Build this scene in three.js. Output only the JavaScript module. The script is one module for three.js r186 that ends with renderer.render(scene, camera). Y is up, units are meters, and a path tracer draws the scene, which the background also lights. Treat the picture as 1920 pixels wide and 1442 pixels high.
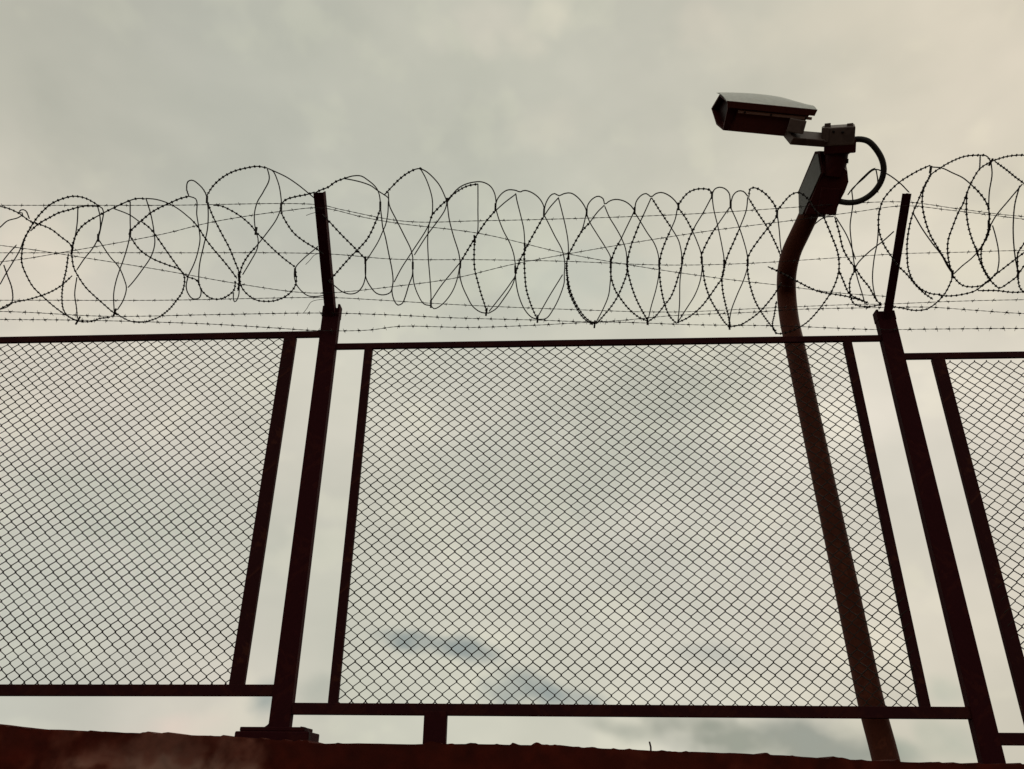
import * as THREE from 'three';
import { RoundedBoxGeometry } from 'three/addons/geometries/RoundedBoxGeometry.js';
import { mergeGeometries } from 'three/addons/utils/BufferGeometryUtils.js';

// ------------------------------------------------------------------ camera
const scene = new THREE.Scene();
const PW = 1920, PH = 1442, F = 1500, DIST = 3.5, EYE = 1.6;   // photograph size, focal length in its pixels
const rad = THREE.MathUtils.degToRad;
const camera = new THREE.PerspectiveCamera(2 * Math.atan(PH / 2 / F) * 180 / Math.PI, PW / PH, 0.05, 3000);
camera.position.set(0, EYE, DIST);
camera.rotation.order = 'YXZ';
camera.rotation.set(rad(26.83), rad(2.838), rad(0.51));
camera.updateMatrixWorld(true);
const V = (x, y, z) => new THREE.Vector3(x, y, z);
const EYEP = camera.position.clone();
const camUp = V(0, 1, 0).applyQuaternion(camera.quaternion), camFwd = V(0, 0, -1).applyQuaternion(camera.quaternion);
const ray = (px, py) => V(px - PW / 2, -(py - PH / 2), -F).normalize().applyQuaternion(camera.quaternion);

// ------------------------------------------------------------------ noise
function rng(seed) { let a = seed >>> 0; return () => { a = (a + 0x6D2B79F5) | 0; let t = Math.imul(a ^ (a >>> 15), 1 | a); t = (t + Math.imul(t ^ (t >>> 7), 61 | t)) ^ t; return ((t ^ (t >>> 14)) >>> 0) / 4294967296; }; }
const PERM = (() => { const r = rng(77), p = Array.from({ length: 256 }, (_, i) => i); for (let i = 255; i > 0; i--) { const j = Math.floor(r() * (i + 1)); [p[i], p[j]] = [p[j], p[i]]; } return Uint8Array.from([...p, ...p]); })();
const VAL = (() => { const r = rng(5), v = new Float32Array(256); for (let i = 0; i < 256; i++) v[i] = r() * 2 - 1; return v; })();
const sm = t => t * t * (3 - 2 * t);
function noise3(x, y, z) {
  const X = Math.floor(x), Y = Math.floor(y), Z = Math.floor(z), u = sm(x - X), v = sm(y - Y), w = sm(z - Z);
  const h = (i, j, k) => VAL[PERM[PERM[PERM[(X + i) & 255] + ((Y + j) & 255)] + ((Z + k) & 255)]];
  const L = (a, b, t) => a + (b - a) * t;
  return L(L(L(h(0, 0, 0), h(1, 0, 0), u), L(h(0, 1, 0), h(1, 1, 0), u), v), L(L(h(0, 0, 1), h(1, 0, 1), u), L(h(0, 1, 1), h(1, 1, 1), u), v), w);
}
function fbm(x, y, z, n) { let s = 0, a = 0.5, f = 1; for (let i = 0; i < n; i++) { s += a * noise3(x * f + i * 17.3, y * f - i * 9.1, z * f + i * 4.7); a *= 0.5; f *= 2.03; } return s; }
const lin = c => { c /= 255; return c <= 0.04045 ? c / 12.92 : Math.pow((c + 0.055) / 1.055, 2.4); };
const smooth = (a, b, x) => { const t = Math.min(1, Math.max(0, (x - a) / (b - a))); return t * t * (3 - 2 * t); };

// ------------------------------------------------------------------ sky: thin overcast, warmer towards the veiled sun on the right
const SUN = V(0.72, 0.78, -0.45).normalize();
const SKYPTS = [
  [60, 60, 186, 184, 170], [400, 100, 181, 182, 170], [700, 60, 188, 188, 174], [1000, 40, 192, 192, 177], [1300, 100, 203, 200, 185], [1600, 60, 212, 205, 187], [1880, 60, 223, 212, 192],
  [100, 250, 188, 187, 174], [500, 220, 188, 189, 176], [900, 250, 188, 188, 175], [1200, 280, 201, 198, 184], [1450, 320, 205, 202, 186], [1800, 220, 218, 209, 190],
  [50, 480, 219, 210, 194], [300, 500, 196, 197, 184], [700, 470, 195, 196, 183], [1000, 480, 195, 197, 185], [1400, 480, 212, 206, 192], [1800, 420, 217, 209, 192],
  [100, 610, 218, 211, 196], [700, 605, 208, 206, 192], [1200, 610, 212, 208, 192], [1580, 600, 226, 219, 204],
  [300, 800, 219, 211, 198], [580, 800, 214, 210, 194], [1000, 800, 209, 206, 192], [1250, 760, 198, 198, 184], [1640, 800, 232, 226, 211], [1850, 820, 224, 215, 198],
  [250, 1100, 207, 207, 193], [590, 1100, 206, 205, 189], [1000, 1050, 213, 210, 195], [1400, 1050, 216, 212, 198], [1640, 1150, 219, 212, 195],
  [100, 1330, 203, 204, 190], [340, 1360, 216, 205, 191], [700, 1370, 206, 206, 190], [1000, 1390, 208, 206, 190], [1400, 1300, 208, 205, 192], [1740, 1360, 214, 207, 189], [1900, 1400, 214, 206, 189],
].map(([x, y, r, g, b]) => ({ d: ray(x, y), c: [lin(r), lin(g), lin(b)] }));
// cloud scraps: centre x, y, half length, half height, tilt, strength, sRGB colour
const SCRAPS = [
  [775, 1203, 62, 22, -12, 0.95, 146, 155, 151], [875, 1218, 60, 24, -14, 1, 144, 153, 150], [1000, 1284, 62, 26, -14, 1, 146, 155, 151], [1062, 1306, 62, 24, -10, 0.8, 154, 162, 158], [945, 1304, 46, 24, -10, 0.75, 155, 163, 158],
  [500, 1312, 30, 32, 0, 0.8, 150, 160, 155], [592, 1305, 38, 34, 0, 0.55, 158, 164, 154], [1330, 1225, 70, 20, 0, 0.4, 168, 172, 166], [1390, 1385, 190, 34, -4, 1, 146, 150, 137], [1560, 1400, 110, 46, -6, 1, 146, 150, 140], [1180, 1372, 90, 18, -12, 0.75, 160, 163, 150],
  [1775, 1300, 34, 24, 0, 0.6, 180, 186, 170], [1695, 1410, 40, 22, 0, 0.75, 158, 166, 152], [1760, 1385, 30, 40, 8, 0.5, 176, 182, 165], [1805, 1385, 28, 30, 30, 0.5, 172, 180, 165], [1240, 745, 200, 60, 8, 0.65, 178, 180, 167], [930, 830, 150, 40, 20, 0.25, 184, 187, 176], [1330, 1060, 120, 40, 0, 0.2, 190, 190, 182],
  [1100, 520, 130, 60, 0, 0.35, 182, 190, 180], [480, 400, 190, 60, 0, 0.22, 184, 188, 176], [1700, 880, 100, 50, 0, 0.22, 206, 203, 190],
  [1030, 35, 42, 34, 10, 0.8, 217, 212, 193], [920, 40, 60, 46, 0, 0.6, 211, 205, 190], [985, 85, 40, 26, -30, 0.6, 212, 207, 190], [912, 88, 22, 24, 0, 0.5, 208, 204, 188], [825, 75, 28, 34, 0, 0.45, 204, 201, 186], [710, 30, 45, 26, 0, 0.3, 200, 198, 184], [1075, 130, 30, 26, 0, 0.35, 203, 201, 186], [1040, 240, 70, 40, 0, 0.4, 209, 203, 187], [1320, 40, 50, 40, 0, 0.5, 214, 206, 189], [1400, 90, 90, 60, 0, 0.4, 214, 208, 190], [1560, 40, 120, 40, 0, 0.3, 219, 210, 190], [250, 950, 280, 80, -16, 0.55, 184, 187, 173], [1100, 900, 260, 80, 6, 0.5, 186, 188, 174], [840, 880, 120, 60, 10, 0.3, 190, 191, 178], [35, 500, 110, 90, 0, 0.6, 226, 215, 198], [335, 1368, 75, 24, 0, 0.8, 224, 208, 194], [90, 700, 160, 80, 0, 0.35, 222, 212, 199],
].map(([x, y, a, b, t, s, r, g, bl]) => ({ d: ray(x, y), x: ray(x + 1, y).sub(ray(x - 1, y)).normalize(), y: ray(x, y - 1).sub(ray(x, y + 1)).normalize(), a: a / F, b: b / F, t: rad(t), s, c: [lin(r), lin(g), lin(bl)] }));
function skyColour(d, out) {
  let w = 0.05, r = 0.05 * 0.60, g = 0.05 * 0.575, b = 0.05 * 0.49;
  const nx = fbm(d.x * 2.2, d.y * 3.4, d.z * 2.2, 4);
  for (const p of SKYPTS) {
    const q = 1 - d.dot(p.d); if (q > 0.12) continue;
    const k = Math.exp(-q / 0.0085); w += k; r += k * p.c[0]; g += k * p.c[1]; b += k * p.c[2];
  }
  r /= w; g /= w; b /= w;
  const glow = 0.10 * Math.max(0, d.dot(SUN)) ** 3, far = 0.05 / w;                // the veiled sun brightens its side of the sky
  r += far * glow * 1.1; g += far * glow; b += far * glow * 0.85;
  const wx = 0.35 * fbm(d.x * 5, d.y * 7, d.z * 5 + 9, 3), ny = fbm(d.x * 8 + wx, d.y * 13 + wx, d.z * 8 - wx, 5), tuft = smooth(0.02, 0.34, fbm(d.x * 15 - wx * 2, d.y * 20 + wx * 2, d.z * 15 + 7, 5));
  const m = 0.968 + 0.10 * nx + 0.14 * ny + 0.06 * tuft;
  r *= m * (0.995 + 0.02 * ny); g *= m; b *= m * (1.005 - 0.03 * nx - 0.02 * tuft);
  for (const s of SCRAPS) {
    if (d.dot(s.d) < 0.9) continue;
    const px = d.dot(s.x), py = d.dot(s.y), c = Math.cos(s.t), n = Math.sin(s.t);
    const wob = fbm(d.x * 26, d.y * 36, d.z * 26, 4), wo2 = fbm(d.x * 26 + 40, d.y * 36, d.z * 26, 4), u = (px * c + py * n) / s.a + wob * 0.55, v = (py * c - px * n) / s.b + wo2 * 0.65;
    const k = s.s * (1 - smooth(0.3, 1.35, Math.sqrt(u * u + v * v))) * (0.85 + 0.5 * fbm(d.x * 40, d.y * 60, d.z * 40, 3));
    if (k > 0) { r += (s.c[0] - r) * k; g += (s.c[1] - g) * k; b += (s.c[2] - b) * k; }
  }
  out[0] = r; out[1] = g; out[2] = b;
}
{
  const W = 2048, H = 1024, data = new Float32Array(W * H * 4), c = [0, 0, 0], d = V(0, 0, 0);
  for (let j = 0; j < H; j++) {
    const lat = ((j + 0.5) / H - 0.5) * Math.PI, cl = Math.cos(lat), sl = Math.sin(lat);
    for (let i = 0; i < W; i++) {
      const lon = ((i + 0.5) / W - 0.5) * 2 * Math.PI, k = (j * W + i) * 4;
      d.set(cl * Math.cos(lon), sl, cl * Math.sin(lon));
      if (sl < -0.12) { data[k] = 0.5; data[k + 1] = 0.48; data[k + 2] = 0.42; data[k + 3] = 1; continue; }
      skyColour(d, c);
      data[k] = c[0]; data[k + 1] = c[1]; data[k + 2] = c[2]; data[k + 3] = 1;
    }
  }
  const t = new THREE.DataTexture(data, W, H, THREE.RGBAFormat, THREE.FloatType);
  t.mapping = THREE.EquirectangularReflectionMapping; t.magFilter = THREE.LinearFilter; t.minFilter = THREE.LinearFilter; t.wrapS = THREE.RepeatWrapping; t.needsUpdate = true;
  scene.background = t; scene.environment = t;
}
const sun = new THREE.DirectionalLight(0xfff0d8, 0.5);
sun.position.copy(SUN).multiplyScalar(20); sun.target.position.set(0, 2, 0);
sun.castShadow = true; sun.shadow.radius = 30; sun.shadow.mapSize.set(2048, 2048);
Object.assign(sun.shadow.camera, { left: -7, right: 7, top: 7, bottom: -7, near: 1, far: 45 });
scene.add(sun, sun.target);

const renderer = new THREE.WebGLRenderer({ antialias: true });
renderer.toneMapping = THREE.LinearToneMapping;
renderer.toneMappingExposure = 1;
renderer.shadowMap.enabled = true;

// ------------------------------------------------------------------ from the photograph to the place
// the fence stands in the plane z = 0; the arms on its posts lean 52 degrees out towards the street
const LEAN = rad(52), HINGE = 2.17;
const onZ = (px, py, z = 0) => { const d = ray(px, py); return EYEP.clone().addScaledVector(d, (z - EYEP.z) / d.z); };
const LN = V(0, -Math.sin(LEAN), Math.cos(LEAN));              // normal of the leaning plane, towards the street
let hingeY = HINGE;
const onArm = (px, py, o = 0) => { const d = ray(px, py), q = V(0, hingeY, 0).addScaledVector(LN, o).sub(EYEP); return EYEP.clone().addScaledVector(d, q.dot(LN) / d.dot(LN)); };
hingeY = (onZ(625, 578).y + onZ(1660, 583).y) / 2;
// either plane, whichever the thing at that height is fixed to
const onFence = (px, py, o = 0) => { const a = onZ(px, py, o); return a.y < hingeY ? a : onArm(px, py, o); };

// ------------------------------------------------------------------ materials
function texture(w, h, fn, colour = true, rx = 1, ry = 1) {
  const a = new Uint8Array(w * h * 4), c = [0, 0, 0];
  for (let j = 0; j < h; j++) for (let i = 0; i < w; i++) { fn(i / w, j / h, c, i, j); const k = (j * w + i) * 4; for (let q = 0; q < 3; q++) a[k + q] = Math.max(0, Math.min(255, c[q])); a[k + 3] = 255; }
  const t = new THREE.DataTexture(a, w, h, THREE.RGBAFormat);
  t.wrapS = t.wrapT = THREE.RepeatWrapping; t.magFilter = THREE.LinearFilter; t.minFilter = THREE.LinearMipmapLinearFilter; t.generateMipmaps = true;
  if (colour) t.colorSpace = THREE.SRGBColorSpace; t.repeat.set(rx, ry); t.needsUpdate = true; return t;
}
const tile = (u, v, f, n, s) => { const a = u * Math.PI * 2, b = v * Math.PI * 2, R = f / 6.2832; return fbm(Math.cos(a) * R + s, Math.sin(a) * R + Math.cos(b) * R, Math.sin(b) * R - s, n); };
const paintMap = (base, rust, seed) => texture(256, 256, (u, v, c) => {
  const n = tile(u, v, 9, 4, seed), m = tile(u, v, 40, 3, seed + 5), k = smooth(0.08, 0.3, n + 0.4 * m);
  for (let q = 0; q < 3; q++) c[q] = (base[q] + (rust[q] - base[q]) * k) * (1 + 0.1 * m);
});
const grainBump = texture(256, 256, (u, v, c) => { const m = 128 + 90 * tile(u, v, 60, 4, 31) + 50 * tile(u, v, 12, 3, 2); c[0] = c[1] = c[2] = m; }, false);
const phys = o => new THREE.MeshPhysicalMaterial(o);
const M = {
  steel: phys({ map: paintMap([46, 13, 17], [52, 18, 18], 1), roughness: 0.75, specularIntensity: 0.1, bumpMap: grainBump, bumpScale: 0.0006 }),
  rail: phys({ map: paintMap([45, 15, 18], [52, 20, 19], 2), roughness: 0.72, specularIntensity: 0.12, bumpMap: grainBump, bumpScale: 0.0006 }),
  stile: phys({ map: paintMap([45, 16, 18], [58, 27, 21], 3), roughness: 0.72, specularIntensity: 0.12, bumpMap: grainBump, bumpScale: 0.0006 }),
  pole: phys({ map: paintMap([76, 37, 25], [86, 44, 30], 4), roughness: 0.66, specularIntensity: 0.2, bumpMap: grainBump, bumpScale: 0.0005 }),
  mesh: phys({ color: new THREE.Color().setRGB(0.024, 0.018, 0.015), roughness: 0.65, specularIntensity: 0.15 }),
  wire: phys({ color: new THREE.Color().setRGB(0.026, 0.021, 0.019), roughness: 0.6, specularIntensity: 0.4 }),
  razor: phys({ color: new THREE.Color().setRGB(0.026, 0.022, 0.02), roughness: 0.55, specularIntensity: 0.35 }),
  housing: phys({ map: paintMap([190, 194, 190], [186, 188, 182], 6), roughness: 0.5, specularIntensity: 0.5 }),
  railTrim: phys({ map: paintMap([150, 122, 112], [136, 110, 100], 14), roughness: 0.5, specularIntensity: 0.4 }),
  camShadedBody: phys({ map: paintMap([84, 43, 37], [76, 39, 34], 12), roughness: 0.55, specularIntensity: 0.25 }),  // body and skirt of the off-white camera, shade put into the colour
  bracket: phys({ map: paintMap([94, 81, 76], [80, 68, 64], 7), roughness: 0.5, specularIntensity: 0.5, bumpMap: grainBump, bumpScale: 0.0004 }),
  boxBody: phys({ map: paintMap([56, 18, 18], [60, 23, 20], 8), roughness: 0.6, specularIntensity: 0.12 }),
  cover: phys({ map: paintMap([108, 111, 110], [102, 104, 102], 9), roughness: 0.5, specularIntensity: 0.5 }),  // sky-lit side of the control box, the light put into a paler grey
  rubber: phys({ color: new THREE.Color().setRGB(0.018, 0.015, 0.014), roughness: 0.55, specularIntensity: 0.5 }),
  glass: phys({ color: new THREE.Color().setRGB(0.016, 0.006, 0.006), roughness: 0.4, specularIntensity: 0.08 }),
};
// wall: reddish brown render with grey worn patches and run-off streaks
M.wall = phys({
  map: texture(2048, 512, (u, v, c) => {
    const x = u * 12, y = v * 1.7;                                     // metres
    const xw = x + 0.16 * fbm(x * 5, y * 9, 2, 4), yw = y + 0.1 * fbm(x * 6, y * 7, 12, 3), big = fbm(xw * 1.7, yw * 2.6, 3, 5), fine = fbm(x * 23, y * 23, 9, 4), streak = fbm(xw * 7, yw * 1.3, 21, 5);
    const worn = smooth(-0.16, 0.5, big + 0.35 * streak + 0.22 * fine + 0.3 - 0.62 * smooth(4.4, 5.2, x - 0.9 * big - 0.5 * streak));
    const drip = 0.035 + 0.05 * (0.5 + fbm(x * 6, 3, 8, 4)) , run = 0.8 * smooth(-0.02, 0.03, v - 1 + drip + 0.04 * fine);   // stains run down from the top in ragged tongues
    const dark = Math.max(smooth(0.02, 0.3, streak + 0.3 * fine), run);
    const A = [72, 22, 12], B = [134, 100, 88], D = [56, 17, 10];
    for (let q = 0; q < 3; q++) { let k = A[q] + (B[q] - A[q]) * worn; k += (D[q] - k) * dark * 0.65; c[q] = k * (1 + 0.28 * fine); }
  }),
  bumpMap: texture(1024, 256, (u, v, c) => { c[0] = c[1] = c[2] = 128 + 130 * fbm(u * 12 * 10, v * 1.7 * 10, 5, 5); }, false), bumpScale: 0.012, roughness: 0.95, specularIntensity: 0.2,
});
M.ground = phys({
  map: texture(512, 512, (u, v, c) => { const a = tile(u, v, 8, 4, 3), b = tile(u, v, 70, 4, 8), k = 1 + 0.35 * a + 0.4 * b; c[0] = 78 * k; c[1] = 60 * k; c[2] = 48 * k; }, true, 120, 120),
  roughness: 1, specularIntensity: 0.1,
});

// ------------------------------------------------------------------ builders
const used = new Map();
function numbered(n) { const k = used.get(n) || 0; used.set(n, k + 1); return k ? `${n}_${String(k).padStart(3, '0')}` : n; }
function thing(name, label, category, group) {
  const g = new THREE.Group(); g.name = numbered(name); g.userData = { label, category }; if (group) g.userData.group = group; scene.add(g); return g;
}
function part(name, geo, mat, parent, label) {
  const m = new THREE.Mesh(geo, mat); m.name = name; m.castShadow = m.receiveShadow = true; if (label) m.userData.label = label; parent.add(m); return m;
}
function planarUV(g, s = 1) {                                           // texture coordinates in metres, by the face's main direction
  const p = g.attributes.position, n = g.attributes.normal, uv = new Float32Array(p.count * 2);
  for (let i = 0; i < p.count; i++) {
    const ax = Math.abs(n.getX(i)), ay = Math.abs(n.getY(i)), az = Math.abs(n.getZ(i));
    const [a, b] = az >= ax && az >= ay ? [p.getX(i), p.getY(i)] : ax >= ay ? [p.getZ(i), p.getY(i)] : [p.getX(i), p.getZ(i)];
    uv[i * 2] = a * s; uv[i * 2 + 1] = b * s;
  }
  g.setAttribute('uv', new THREE.BufferAttribute(uv, 2)); return g;
}
// a bar with slightly rounded edges from a to b; wide = sideways size, deep = size along `front`
function bar(a, b, wide, deep, front = V(0, 0, 1), r = 0.003) {
  const y = b.clone().sub(a), L = y.length(); y.normalize();
  const x = V(0, 0, 0).crossVectors(y, front).normalize(), z = V(0, 0, 0).crossVectors(x, y);
  const g = planarUV(new RoundedBoxGeometry(wide, L, deep, 2, Math.min(r, wide / 2.2, deep / 2.2)), 2);
  g.applyMatrix4(new THREE.Matrix4().makeBasis(x, y, z).setPosition(a.clone().add(b).multiplyScalar(0.5)));
  return g;
}
// tube through points with mitred corners
function rope(pts, r, sides = 5, rEnd = r) {
  const n = pts.length, pos = [], nor = [], idx = [], uv = [];
  const T = pts.map((p, i) => { const a = pts[Math.max(0, i - 1)], b = pts[Math.min(n - 1, i + 1)]; return b.clone().sub(a).normalize(); });
  let N = Math.abs(T[0].z) < 0.9 ? V(0, 0, 1) : V(1, 0, 0);
  let len = 0;
  for (let i = 0; i < n; i++) {
    N.addScaledVector(T[i], -N.dot(T[i])).normalize();
    const B = V(0, 0, 0).crossVectors(T[i], N), rr = r + (rEnd - r) * i / (n - 1);
    if (i) len += pts[i].distanceTo(pts[i - 1]);
    for (let k = 0; k <= sides; k++) {
      const a = k / sides * Math.PI * 2, d = N.clone().multiplyScalar(Math.cos(a)).addScaledVector(B, Math.sin(a));
      pos.push(pts[i].x + d.x * rr, pts[i].y + d.y * rr, pts[i].z + d.z * rr); nor.push(d.x, d.y, d.z); uv.push(k / sides * rr * 12, len * 2);
    }
  }
  const S = sides + 1;
  for (let i = 0; i < n - 1; i++) for (let k = 0; k < sides; k++) { const a = i * S + k, b = a + S; idx.push(a, a + 1, b, b, a + 1, b + 1); }
  for (const [c, f] of [[0, 1], [n - 1, -1]]) {                          // end caps
    const m = pos.length / 3; pos.push(pts[c].x, pts[c].y, pts[c].z); nor.push(...T[c].clone().multiplyScalar(-f).toArray()); uv.push(0, 0);
    for (let k = 0; k < sides; k++) { const a = c * S + k; f > 0 ? idx.push(m, a + 1, a) : idx.push(m, a, a + 1); }
  }
  const g = new THREE.BufferGeometry();
  g.setAttribute('position', new THREE.Float32BufferAttribute(pos, 3)); g.setAttribute('normal', new THREE.Float32BufferAttribute(nor, 3)); g.setAttribute('uv', new THREE.Float32BufferAttribute(uv, 2)); g.setIndex(idx);
  return g;
}
const curve = (pts, step) => { const c = new THREE.CatmullRomCurve3(pts, false, 'centripetal'); return c.getSpacedPoints(Math.max(4, Math.round(c.getLength() / step))); };

// ------------------------------------------------------------------ ground
{
  const g = new THREE.PlaneGeometry(900, 900, 60, 60); g.rotateX(-Math.PI / 2);
  const p = g.attributes.position; for (let i = 0; i < p.count; i++) { const x = p.getX(i), z = p.getZ(i), k = smooth(14, 60, Math.hypot(x, z)); p.setY(i, k * 0.25 * fbm(x * 0.05, 0, z * 0.05, 3)); }
  g.computeVertexNormals();
  const m = new THREE.Mesh(g, M.ground); m.name = 'ground'; m.userData.kind = 'structure'; m.receiveShadow = true; scene.add(m);
}

// ------------------------------------------------------------------ wall under the fence
const WALLZ = 0.19, WALLB = -0.19;
const TOPPX = [[0, 1361], [60, 1365], [150, 1369], [300, 1375], [440, 1381], [600, 1393], [840, 1394], [1050, 1395], [1110, 1401], [1220, 1406], [1400, 1411], [1560, 1420], [1640, 1426], [1760, 1429], [1920, 1432]].map(([x, y]) => onZ(x, y, WALLZ));
function wallTop(x) {
  const a = TOPPX, n = a.length;
  let i = 0; while (i < n - 2 && x > a[i + 1].x) i++;
  const t = Math.max(-1, Math.min(2, (x - a[i].x) / (a[i + 1].x - a[i].x)));
  return a[i].y + (a[i + 1].y - a[i].y) * t;
}
{
  const X0 = -6.2, X1 = 6.2, NX = 1240, pos = [], uv = [], idx = [];
  const ring = [];                                                      // cross section from the foot of the street face over the top to the back
  for (let k = 0; k <= 16; k++) ring.push([0, k / 16]);
  ring.push([0.02, 1.0005], [0.25, 1.001], [0.5, 1.0015], [0.75, 1.001], [0.98, 1.0], [1, 0.99], [1, 0]);
  for (let i = 0; i <= NX; i++) {
    const x = X0 + (X1 - X0) * i / NX, h = wallTop(x) + 0.004 * fbm(x * 9, 2, 1, 3) + 0.02 * Math.max(0, fbm(x * 34, 5, 7, 3) - 0.1) - 0.003;
    for (const [d, t] of ring) {
      const z = WALLZ + (WALLB - WALLZ) * d + (d === 0 ? 0.008 * fbm(x * 3, t * 5, 4, 4) - (t > 0.99 ? 0.006 + 0.004 * fbm(x * 20, 1, 3, 2) : 0) : 0);
      pos.push(x, h * t, z); uv.push((x - X0) / (X1 - X0), d === 0 ? t : 1 - d * 0.15);
    }
  }
  const S = ring.length;
  for (let i = 0; i < NX; i++) for (let k = 0; k < S - 1; k++) { const a = i * S + k, b = a + S; idx.push(a, b, a + 1, b, b + 1, a + 1); }
  const g = new THREE.BufferGeometry(); g.setAttribute('position', new THREE.Float32BufferAttribute(pos, 3)); g.setAttribute('uv', new THREE.Float32BufferAttribute(uv, 2)); g.setIndex(idx); g.computeVertexNormals();
  const w = thing('boundary_wall', 'weathered reddish brown rendered wall carrying the wire fence', 'wall');
  part('wall_body', g, M.wall, w);
  const q = onZ(1220, 1407, 0.15), spike = [V(q.x, q.y - 0.02, 0.15), V(q.x + 0.001, q.y + 0.012, 0.15), V(q.x - 0.003, q.y + 0.03, 0.152)];
  part('nail', rope(spike, 0.0035, 5), M.steel, w, 'small rusty nail sticking up from the wall');
}

// ------------------------------------------------------------------ posts
function edgePair(l0, r0, l1, r1, z) {                                  // a member from its two edges at two heights
  const a = onZ(...l0, z), b = onZ(...r0, z), c = onZ(...l1, z), d = onZ(...r1, z);
  return { lo: a.clone().add(b).multiplyScalar(0.5), hi: c.clone().add(d).multiplyScalar(0.5), w: ((b.x - a.x) + (d.x - c.x)) / 2 };
}
const PD = 0.045;                                                        // depth of a post
function makePost(name, label, lo, hi, w, armTop, armW, footPlate) {
  const t = thing(name, label, 'fence post', 'fence posts');
  const base = V(lo.x + (lo.x - hi.x) * (lo.y - wallTop(lo.x)) / (hi.y - lo.y), wallTop(lo.x) - 0.012, 0);
  part('post', bar(base, hi, w, PD), M.steel, t);
  for (const s of [-1, 1]) part('cheek', bar(V(hi.x + s * (w / 2 - 0.004), hi.y - 0.05, 0), V(hi.x + s * (w / 2 - 0.004), hi.y + (footPlate ? 0.018 + 0.004 * s : 0.006 - 0.003 * s), 0), 0.012, PD + 0.005), M.steel, t);
  // leaning arm: an angle iron seated in the post's head
  const foot = V(hi.x + (armTop.x - hi.x) * -0.12, hi.y - 0.07, 0.0), dir = armTop.clone().sub(foot).normalize();
  const front = LN.clone().addScaledVector(dir, -LN.dot(dir)).normalize(), side = V(0, 0, 0).crossVectors(dir, front).normalize();
  const arm = part('arm', bar(foot, armTop, armW, 0.006, front, 0.001), M.steel, t);
  part('arm_flange', bar(foot.clone().addScaledVector(side, armW / 2 - 0.003).addScaledVector(front, -0.0235), armTop.clone().addScaledVector(side, armW / 2 - 0.003).addScaledVector(front, -0.0235), 0.006, 0.04, front, 0.001), M.steel, arm);
  if (footPlate) {
    const y = wallTop(lo.x), x0 = onZ(460, 1366).x, x1 = onZ(579, 1366).x, yt = onZ(520, 1365).y, ym = onZ(588, 1374).y, x2 = onZ(589, 1380).x, x3 = onZ(453, 1380).x;
    part('base_plate', bar(V((x0 + x1) / 2, ym + 0.001, 0.0), V((x0 + x1) / 2, yt, 0.0), x1 - x0, 0.13, V(0, 0, 1), 0.004), M.steel, t);
    part('base_block', bar(V((x3 + x2) / 2, y - 0.03, 0.0), V((x3 + x2) / 2, ym, 0.0), x2 - x3, 0.17, V(0, 0, 1), 0.006), M.steel, t);
    // weld bead and gusset on the left, tie wire hanging on the right
    const sh = new THREE.Shape(); sh.moveTo(0, 0); sh.quadraticCurveTo(-0.008, -0.03, -0.042, -0.036); sh.lineTo(0, -0.036);
    const gs = new THREE.ExtrudeGeometry(sh, { depth: 0.012, bevelEnabled: false }); gs.translate(base.x + 0.004 - w / 2, yt + 0.034, -0.006);
    part('gusset', planarUV(gs.toNonIndexed(), 2), M.steel, t);
    part('tie_wire', rope(curve([V(x1 - 0.02, yt + 0.002, 0.05), V(x1 + 0.012, ym + 0.012, 0.07), V(x2 + 0.006, ym - 0.01, 0.09), V(x2 + 0.012, y - 0.02, 0.1)], 0.008), 0.0014), M.wire, t);
  }
  if (footPlate) for (const q of [[[574, 404], [582, 401], [598, 396], [604, 391]], [[573, 496], [581, 488], [590, 478], [606, 474]], [[568, 588], [575, 579], [584, 566], [612, 560]]]) part('loose_wire', rope(curve(q.map(([a, b], i) => onArm(a, b, 0.012 - i * 0.002)), 0.006), 0.0014), M.wire, t);
  return t;
}
const E1 = edgePair([512, 1290], [555.5, 1290], [605.5, 577], [640.5, 577], PD / 2), E2 = edgePair([1801, 1290], [1853, 1290], [1637, 583], [1676, 583], PD / 2);
E1.w -= 0.011; E2.w -= 0.018;                                            // the edges seen include a side face
for (const v of [E1.lo, E1.hi]) v.x -= 0.0055; for (const v of [E2.lo, E2.hi]) v.x += 0.009;
const SPAN = E2.lo.x - E1.lo.x;
for (const e of [E1, E2]) { e.lo.z = e.hi.z = 0; }
const A1 = onArm(597, 361), A2 = onArm(1700.5, 363);
makePost('fence_post', 'dark steel post on a stepped base plate with a leaning wire arm', E1.lo, E1.hi, E1.w, A1, 0.05, true);
makePost('fence_post', 'dark steel post next to the bent pole, its arm leaning out', E2.lo, E2.hi, E2.w, A2, 0.042, false);
const shift = (v, dx, dy) => V(v.x + dx, v.y + dy, v.z);
const DY0 = 0.1, DY3 = -0.1;
makePost('fence_post', 'dark steel post at the high end of the fence', shift(E1.lo, -SPAN, DY0), shift(E1.hi, -SPAN, DY0), E1.w, shift(A1, -SPAN, DY0), 0.05, false);
makePost('fence_post', 'dark steel post at the low end of the fence', shift(E2.lo, SPAN, DY3), shift(E2.hi, SPAN, DY3), E2.w, shift(A2, SPAN, DY3), 0.042, false);

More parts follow.
